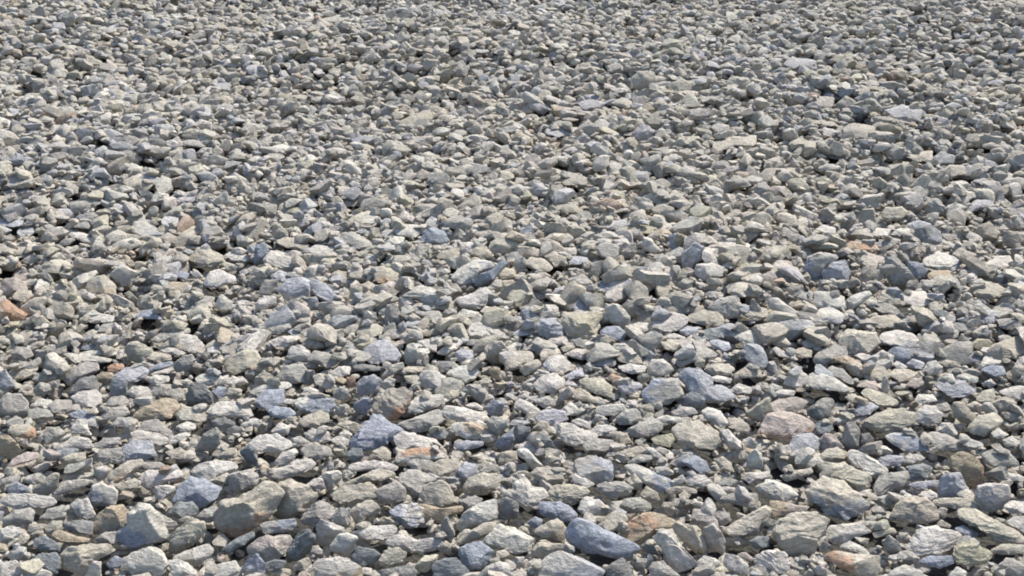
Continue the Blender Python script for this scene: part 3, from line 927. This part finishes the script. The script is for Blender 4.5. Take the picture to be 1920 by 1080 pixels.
def radial(v, c, n=96):                       # outline as a radius for every direction round its centre
    d = v - c; d = d * (1, -1)
    th = np.linspace(-math.pi, math.pi, n, endpoint=False)
    r = np.zeros(n)
    a = d; b = np.roll(d, -1, axis=0)
    for i, t in enumerate(th):
        u = np.array([math.cos(t), math.sin(t)])
        best = 0
        e = b - a
        den = u[0] * e[:, 1] - u[1] * e[:, 0]
        with np.errstate(divide='ignore', invalid='ignore'):
            rr = (a[:, 0] * e[:, 1] - a[:, 1] * e[:, 0]) / den
            ss = (a[:, 0] * u[1] - a[:, 1] * u[0]) / den
        ok = (np.abs(den) > 1e-9) & (rr > 0) & (ss >= -1e-6) & (ss <= 1 + 1e-6)
        r[i] = rr[ok].max() if ok.any() else 0
    r[r <= 0] = np.median(r)
    r *= 1 + 0.02 * np.sin(7 * th + c[0]) + 0.016 * np.sin(13 * th + c[1]) + 0.012 * np.sin(23 * th + c[0] * 3)
    k = np.array([1, 3, 1]) / 5.0
    r = sum(k[j] * np.roll(r, j - 1) for j in range(3))
    return r

MEAN = np.array([0.488, 0.45, 0.382])
def jitter(c, amount, r, pull=0.2):
    c = np.array(c) * (1 - pull) + MEAN * pull
    c = c * (1 + r.uniform(-amount, amount)) * (1 + r.uniform(-0.014, 0.014, 3))
    return np.clip(c, 0.02, 0.8)

def cut_planes(P, r, k, lo, hi, inplane=None):
    for _ in range(k):
        n = r.normal(size=3)
        if inplane is not None:
            n[2] *= 1.6
        n /= np.linalg.norm(n)
        h = r.uniform(lo, hi)
        if inplane is not None: h = max(h, math.hypot(n[0], n[1]) * 1.0 + 0.015)
        d = P @ n
        over = np.maximum(d - h, 0)
        P = P - np.outer(over * 0.96, n)
    return P

def ledges(P, V, r, amp):                      # broken bedding: low steps round the stone
    n = r.normal(size=3) * (0.5, 1.3, 1.0); n /= np.linalg.norm(n)
    q = (V @ n) * r.uniform(2.0, 3.6) + 0.35 * lump(V, 2.5, int(r.integers(1e6)), 2)
    f = q - np.floor(q)
    return P * (1 + amp * (np.minimum(f / 0.8, (1 - f) / 0.2) - 0.5))[:, None]

def solid_stone(idx, st):
    r = np.random.default_rng(500 + idx)
    v = st['v']; c = centroid(v)
    rad = radial(v, c)
    w, h = np.ptp(v[:, 0]), np.ptp(v[:, 1])
    big = math.sqrt(st['area'])
    level = 5 if big > 42 else 4
    V, F = ico(level)
    a_px, b_px = w / 2, h / 2
    # angle between view ray and the ground, sizes in metres
    p0, t0, d0 = ground_hit(c[0], c[1], 0.0)
    e = math.asin(-d0[2])
    mpp = t0 / FPX * 1.0 * math.sqrt(1 + ((c[0] - 960) / FPX) ** 2 + ((c[1] - 540) / FPX) ** 2) ** -1 * 1.0
    a, b = a_px * mpp, b_px * mpp
    D = min(0.95 * a if a > b else 0.95 * b, 0.8 * b / math.sin(e))
    T = math.sqrt(max(b * b - (D * math.sin(e)) ** 2, (0.35 * b) ** 2)) / math.cos(e)
    lift = T * 0.42
    p, t, d = ground_hit(c[0], c[1], lift)
    mpp = t * float(d @ FWD) / FPX
    a, b = a_px * mpp, b_px * mpp
    D = D * t / t0; T = T * t / t0
    # view frame at this stone
    f, rt, up = d, RIGHT, UP
    se, ce = math.sin(e), math.cos(e)
    Cvv, Cvw, Cww = D * D * se * se + T * T * ce * ce, D * D * ce * se - T * T * ce * se, D * D * ce * ce + T * T * se * se
    beta = Cvw / Cvv
    alpha = math.sqrt(max(Cww - Cvw ** 2 / Cvv, (0.3 * b) ** 2))
    P = cut_planes(V.copy(), r, r.integers(17, 25), 0.42, 0.68, inplane=True)
    P *= (1 + 0.075 * lump(V, 3.2, 7 * idx, 2) + 0.036 * lump(V, 11.0, 7 * idx + 3, 3) * (1.3 if level == 5 else 1.0))[:, None]
    if r.uniform() < 0.65: P = ledges(P, V, r, r.uniform(0.04, 0.11))
    s = np.hypot(P[:, 0], P[:, 1]); th = np.arctan2(P[:, 1], P[:, 0])
    n = len(rad); q = (th + math.pi) / (2 * math.pi) * n; i0 = np.floor(q).astype(int) % n; fr = q - np.floor(q)
    R0 = rad[i0] * (1 - fr) + rad[(i0 + 1) % n] * fr
    # rounder towards the poles so the outline's corners do not run to the middle
    Rm = math.sqrt(a_px * b_px)
    ell = 1 / np.sqrt((np.cos(th) / a_px) ** 2 + (np.sin(th) / b_px) ** 2)
    k = np.clip((s - 0.25) / 0.5, 0, 1)
    Rr = (R0 * k + ell * 0.9 * (1 - k)) * mpp * 1.08
    x, y = Rr * s * np.cos(th), Rr * s * np.sin(th)
    z = alpha * P[:, 2] + beta * y
    W = np.outer(x, rt) + np.outer(y, up) + np.outer(z, f)
    return p, W, F, max(a, D), T, t

def make_mesh(name, verts, faces, smooth_angle=None):
    me = bpy.data.meshes.new(name)
    nv, nf = len(verts), len(faces)
    me.vertices.add(nv); me.vertices.foreach_set('co', np.ascontiguousarray(verts, dtype=np.float32).ravel())
    me.loops.add(nf * 3); me.loops.foreach_set('vertex_index', np.ascontiguousarray(faces, dtype=np.int32).ravel())
    me.polygons.add(nf); me.polygons.foreach_set('loop_start', np.arange(0, nf * 3, 3, dtype=np.int32))
    me.polygons.foreach_set('use_smooth', np.ones(nf, dtype=bool))
    me.update(calc_edges=True)
    return me

order = sorted(range(len(STONES)), key=lambda i: -STONES[i]['area'] * (1.25 if STONES[i]['name'] else 1.0))
SINGLE = set(order[:320])
MASK = np.full((270, 480), 1e9)               # how far away the traced stones stand, for placing the gravel between them
_yy, _xx = np.mgrid[0:270, 0:480]; _pts = np.stack([_xx.ravel() * 4 + 2, _yy.ravel() * 4 + 2], 1)

def inside(v, pts):
    x, y = pts[:, 0], pts[:, 1]; c = np.zeros(len(pts), bool)
    for i in range(len(v)):
        (x1, y1), (x2, y2) = v[i - 1], v[i]
        if y1 == y2: continue
        c ^= ((y1 > y) != (y2 > y)) & (x < (x2 - x1) * (y - y1) / (y2 - y1) + x1)
    return c

loose_v, loose_f, loose_c, loose_s, loose_k = [], [], [], [], []
centres = []
made = {}
for i, st in enumerate(STONES):
    p, W, F, ra, T, t = solid_stone(i, st)
    centres.append((p[0], p[1], ra, p[2], T))
    x0, y0 = np.maximum(st['v'].min(0) // 4 - 1, 0).astype(int); x1, y1 = (st['v'].max(0) // 4 + 2).astype(int)
    x1, y1 = min(x1, 480), min(y1, 270)
    if x1 > x0 and y1 > y0:
        sub = _pts.reshape(270, 480, 2)[y0:y1, x0:x1]
        ins = inside(st['v'], sub.reshape(-1, 2)).reshape(sub.shape[:2])
        MASK[y0:y1, x0:x1][ins] = np.minimum(MASK[y0:y1, x0:x1][ins], t)
    r = np.random.default_rng(9000 + i)
    tint = jitter(PAL[st['c'][0]], 0.10, r, 0.5 if c_y(st) < 400 else 0.2)
    stain = jitter(PAL[st['c'][1]], 0.1, r) if len(st['c']) > 1 else tint * r.uniform(0.86, 1.14) * (1 + r.uniform(-0.02, 0.02, 3))
    if i in SINGLE:
        me = make_mesh('stone', W, F)
        me.set_sharp_from_angle(angle=R(26))
        me.materials.append(M_STONE)
        o = bpy.data.objects.new('stone', me); COL.objects.link(o)
        o.location = p
        nm = st['name'] or ''
        sd = [0.0, 0.0, 0.0]
        if 'top' in nm or 'upper' in nm: sd[2] = 0.9
        if any(q in nm for q in ('base', 'foot', 'under', 'lower')): sd[2] = -0.9
        if 'right' in nm or 'end' in nm: sd[0] = 0.9
        if 'left' in nm: sd[0] = -0.9
        if any(q in nm for q in ('face', 'front', 'side', 'flank', 'stain')): sd[1] = -0.5; sd[2] -= 0.3
        if 'stain' in nm: sd = [0.6, -0.2, -1.2]
        if len(st['c']) > 1 and sd == [0, 0, 0]: sd = [float(r.choice([-0.6, 0.6])), -0.3, float(r.choice([-0.5, 0.5]))]
        if 'bright blue' in nm: sd = [-0.8, -0.6, -1.0]
        o['stain_side'] = [float(q) for q in sd]
        o['vary'] = float(r.uniform()); o['tint'] = [float(q) for q in tint]; o['stain'] = [float(q) for q in stain]
        made[i] = o
    else:
        loose_f.append((F, len(W))); loose_v.append(W + p); loose_c.append(tint); loose_s.append(stain); loose_k.append(r.uniform())

# ------------------------------------------------------------------ labels: look + where it lies next to a striking stone
cen = np.array([centroid(s['v']) for s in STONES])
areas = np.array([s['area'] for s in STONES])
def where(c):
    x, y = c
    v = 'along the bottom edge' if y > 960 else 'in the lower part' if y > 720 else 'in the middle' if y > 400 else 'near the top'
    h = 'far left' if x < 300 else 'left of centre' if x < 800 else 'in the centre' if x < 1120 else 'right of centre' if x < 1620 else 'far right'
    return v + ', ' + h
def direction(dx, dy):                        # of the stone as seen from the landmark
    a = math.degrees(math.atan2(-dy, dx)) % 360
    return ['right of', 'above and right of', 'above', 'above and left of', 'left of', 'below and left of', 'below', 'below and right of'][int((a + 22.5) // 45) % 8]
def shape_word(s):
    v = s['v']; w, h = np.ptp(v[:, 0]), np.ptp(v[:, 1]); q = w / h
    d = v - v.mean(0); cxy = (d[:, 0] * d[:, 1]).mean() / math.sqrt((d[:, 0] ** 2).mean() * (d[:, 1] ** 2).mean())
    lean = ' rising right' if cxy < -0.5 else ' sloping down right' if cxy > 0.5 else ''
    return ('long flat' if q > 2.5 else 'flattish' if q > 1.8 else 'oblong' if q > 1.3 else 'chunky' if q > 0.85 else 'upright'), lean
used = {}
marks = [i for i, s in enumerate(STONES) if s['name']]
for i in sorted(made, key=lambda i: 0 if STONES[i]['name'] else 1):
    st = STONES[i]; o = made[i]
    o['category'] = 'stone'; o['group'] = 'larger stones lying on the gravel slope'
    if st['name']:
        lab = st['name'] + ', ' + where(cen[i])
    else:
        sh, lean = shape_word(st)
        look = WORD[st['c'][0]] + (' and ' + WORD[st['c'][1]].split()[0] if len(st['c']) > 1 else '')
        size = 'big ' if st['area'] > 3200 else 'small ' if st['area'] < 1100 else ''
        cand = sorted(marks, key=lambda j: np.hypot(*(cen[j] - cen[i])) - 0.25 * math.sqrt(areas[j]))
        lab = None
        for j in cand[:4]:
            for ln in ('', lean):
                t_ = '%s%s %s stone%s %s the %s' % (size, sh, look, ln, direction(*(cen[i] - cen[j])), STONES[j]['name'])
                if t_ not in used and len(t_.split()) <= 16:
                    lab = t_; break
            if lab: break
        lab = lab or '%s%s %s stone %s' % (size, sh, look, where(cen[i]))
    used[lab] = i
    o['label'] = lab

# ------------------------------------------------------------------ the gravel: every smaller stone, too many to count
def prototype(level, seed):
    r = np.random.default_rng(seed)
    V, F = ico(level)
    P = cut_planes(V.copy(), r, r.integers(13, 18), 0.42, 0.71)
    P *= (1 + 0.10 * lump(V, 2.6, seed, 2) + (0.045 * lump(V, 9.0, seed + 5, 2) if level > 2 else 0))[:, None]
    if level > 2 and r.uniform() < 0.5: P = ledges(P, V, r, r.uniform(0.04, 0.10))
    P *= np.array([1.0, r.uniform(0.55, 0.85), r.uniform(0.34, 0.68)]) * 1.3
    return P, F
PROTO = {2: [prototype(2, 40 + k) for k in range(40)], 3: [prototype(3, 140 + k) for k in range(40)]}

def project(p):
    q = p - CAMP
    z = q @ FWD
    return 960 + FPX * (q @ RIGHT) / z, 540 - FPX * (q @ UP) / z, z

# a heap: each stone comes to rest on whatever already lies below it
GR = 0.012
X0, Y0, NX, NY = -7.6, 0.9, 1268, 860
hx = X0 + GR * np.arange(NX); hy = Y0 + GR * np.arange(NY)
HX, HY = np.meshgrid(hx, hy)
BASE = relief(HX, HY)
H = BASE - 0.052
def bump_in(x, y, ra, rb, z, th, only_read=False):
    i0, i1 = max(int((x - ra - X0) / GR), 0), min(int((x + ra - X0) / GR) + 2, NX)
    j0, j1 = max(int((y - rb - Y0) / GR), 0), min(int((y + rb - Y0) / GR) + 2, NY)
    if i1 <= i0 or j1 <= j0: return None
    q = 1 - ((HX[j0:j1, i0:i1] - x) / ra) ** 2 - ((HY[j0:j1, i0:i1] - y) / rb) ** 2
    w = H[j0:j1, i0:i1]
    return q, w, q > 0
def raise_to(x, y, ra, rb, z, th):
    g = bump_in(x, y, ra, rb, z, th)
    if g is None: return
    q, w, m = g
    w[m] = np.maximum(w[m], z + th * np.sqrt(q[m]))
for (x, y, ra, z, T) in centres:
    raise_to(x, y, ra * 0.95, ra * 0.8, z, T * 0.9)
def half_width(y): return 0.6 * y + 0.5
stones = []
def heap(count, lo, hi, skew, y0, y1, ceil=0.03, tilt=0.24, tuck=False, hmax=2.0):
    c0, c1 = 0.3 * y0 ** 2 + 0.5 * y0, 0.3 * y1 ** 2 + 0.5 * y1
    cc = c0 + rng.uniform(0, 1, count) * (c1 - c0)
    ys = (-0.5 + np.sqrt(0.25 + 1.2 * cc)) / 0.6
    xs = rng.uniform(-1, 1, count) * half_width(ys)
    ss = lo + (hi - lo) * rng.uniform(0, 1, count) ** skew
    for x, y, s in zip(xs, ys, ss):
        th = s * 0.6
        g = bump_in(x, y, s * 0.8, s * 0.8, 0, 0)
        if g is None: continue
        q, w, m = g
        if m.sum() < 2: continue
        hs = w[m]
        z = float(0.45 * hs.mean() + 0.55 * np.percentile(hs, 60)) + th * 0.3
        if tuck: z = float(np.percentile(hs, 30)) + th * 0.35
        top = z + th - float(relief(x, y))
        if top > ceil + s * 0.55: continue
        u, v, d = project(np.array([x, y, z]))
        rp = s / d * FPX
        hid = 0.0
        for du, dv, wt in ((0, 0, 2), (0, -0.45, 1.5), (0.6, -0.1, 1), (-0.6, -0.1, 1), (0, 0.4, 0.5)):
            iu, iv = int((u + du * rp) // 4), int((v + dv * rp) // 4)
            if 0 <= iu < 480 and 0 <= iv < 270 and MASK[iv, iu] < 1e8 and MASK[iv, iu] > d - 0.01: hid += wt
        if hid >= hmax: continue
        w[m] = np.maximum(w[m], z + th * 0.85 * np.sqrt(q[m]))
        gy, gx2 = 0.0, 0.0
        stones.append([x, y, z, s, th, tilt])
heap(12000, 0.024, 0.042, 1.0, 1.2, 10.2, ceil=0.0)
heap(9000, 0.020, 0.036, 1.0, 1.2, 4.8, ceil=0.02, tuck=True)
heap(16000, 0.026, 0.062, 1.6, 2.4, 10.2, ceil=0.02)
heap(16000, 0.028, 0.060, 1.4, 2.4, 10.2, ceil=0.035)
heap(11000, 0.015, 0.030, 1.0, 1.2, 5.0, ceil=0.03, tuck=True)
heap(7000, 0.009, 0.018, 1.0, 1.2, 4.0, ceil=0.02, tuck=True)
heap(20000, 0.011, 0.024, 1.0, 1.3, 3.6, ceil=-0.002, tuck=True, hmax=4.1)
heap(26000, 0.006, 0.012, 1.0, 1.3, 2.9, ceil=0.0, tuck=True, hmax=3.1)
heap(4000, 0.024, 0.042, 1.2, 4.0, 10.2, ceil=0.04)
keep = []
for st_ in stones:                             # stones buried out of sight are left out
    x, y, z, s, th, ti = st_
    q, w, m = bump_in(x, y, s * 0.85, s * 0.85, 0, 0)
    if (z + th * np.sqrt(q[m]) * 1.15 + 0.010 > w[m]).sum() >= max(1, 0.06 * m.sum()): keep.append(st_)
print('heap', len(stones), 'kept', len(keep))
stones = keep

def zone(x, y):                                # slow drift of rock kinds over the slope
    a = lump(np.stack([x, y, 0 * x], 1), 2.2, 77, 3)
    b = lump(np.stack([x, y, 0 * x], 1), 3.1, 78, 3)
    return a, b
S = np.array(stones)
za, zb = zone(S[:, 0], S[:, 1])
keys = 'wgkbldtorpy'
for (x, y, z, s, th_, ti_), a, b in zip(stones, za, zb):
    pw = np.array([0.27, 0.27, 0.32, 0.03, 0.07, 0.012, 0.012, 0.012, 0.002, 0.012, 0.02])
    pw[[3, 4, 6]] *= math.exp(1.6 * a); pw[[7, 8, 9, 10]] *= math.exp(3.2 * b); pw[2] *= math.exp(0.6 * b)
    c = keys[rng.choice(11, p=pw / pw.sum())]
    lv = 3 if (y < 4.6 and s > 0.016) or (s > 0.05 and y < 6.5) else 2
    P, F = PROTO[lv][rng.integers(40)]
    yaw = rng.normal(0, 0.65) + (3.14159 if rng.uniform() < 0.5 else 0) if rng.uniform() < 0.75 else rng.uniform(0, 6.283); t1, t2 = rng.normal(0, ti_, 2)
    if rng.uniform() < 0.08: t1 += rng.uniform(0.4, 1.0)
    cy, sy = math.cos(yaw), math.sin(yaw)
    Rz = np.array([[cy, -sy, 0], [sy, cy, 0], [0, 0, 1]])
    c1, s1 = math.cos(t1), math.sin(t1); c2, s2 = math.cos(t2), math.sin(t2)
    M = np.array([[1, 0, 0], [0, c1, -s1], [0, s1, c1]]) @ np.array([[c2, 0, s2], [0, 1, 0], [-s2, 0, c2]]) @ Rz
    M = M * s * rng.uniform(0.85, 1.1, 3)
    loose_v.append(P @ M.T + (x, y, z)); loose_f.append((F, len(P)))
    tint = jitter(PAL[c], 0.12, rng, 0.5)
    loose_c.append(tint); loose_s.append(np.clip(tint * rng.uniform(0.8, 1.15), 0, 0.8)); loose_k.append(rng.uniform())
off = 0; ff = []
for F, n in loose_f:
    ff.append(F + off); off += n
me = make_mesh('gravel', np.concatenate(loose_v), np.concatenate(ff))
for nm, src in (('tint', loose_c), ('stain', loose_s)):
    at = me.attributes.new(nm, 'FLOAT_COLOR', 'POINT')
    cols = np.repeat(np.array(src), [n for _, n in loose_f], axis=0)
    at.data.foreach_set('color', np.concatenate([cols, np.ones((len(cols), 1))], 1).astype(np.float32).ravel())
at = me.attributes.new('vary', 'FLOAT', 'POINT')
at.data.foreach_set('value', np.repeat(np.array(loose_k), [n for _, n in loose_f]).astype(np.float32))
me.set_sharp_from_angle(angle=R(28))
me.materials.append(M_GRAVEL)
gr = bpy.data.objects.new('gravel', me); COL.objects.link(gr)
gr['kind'] = 'stuff'
gr['label'] = 'countless small grey, khaki and bluish stones covering the slope between the larger ones'
gr['category'] = 'gravel'
print('STONES', len(STONES), 'single', len(made), 'gravel', len(stones), 'verts', off)
if __import__('os').environ.get('SHOW_LABELS'):
    for i in made: print(made[i]['label'])
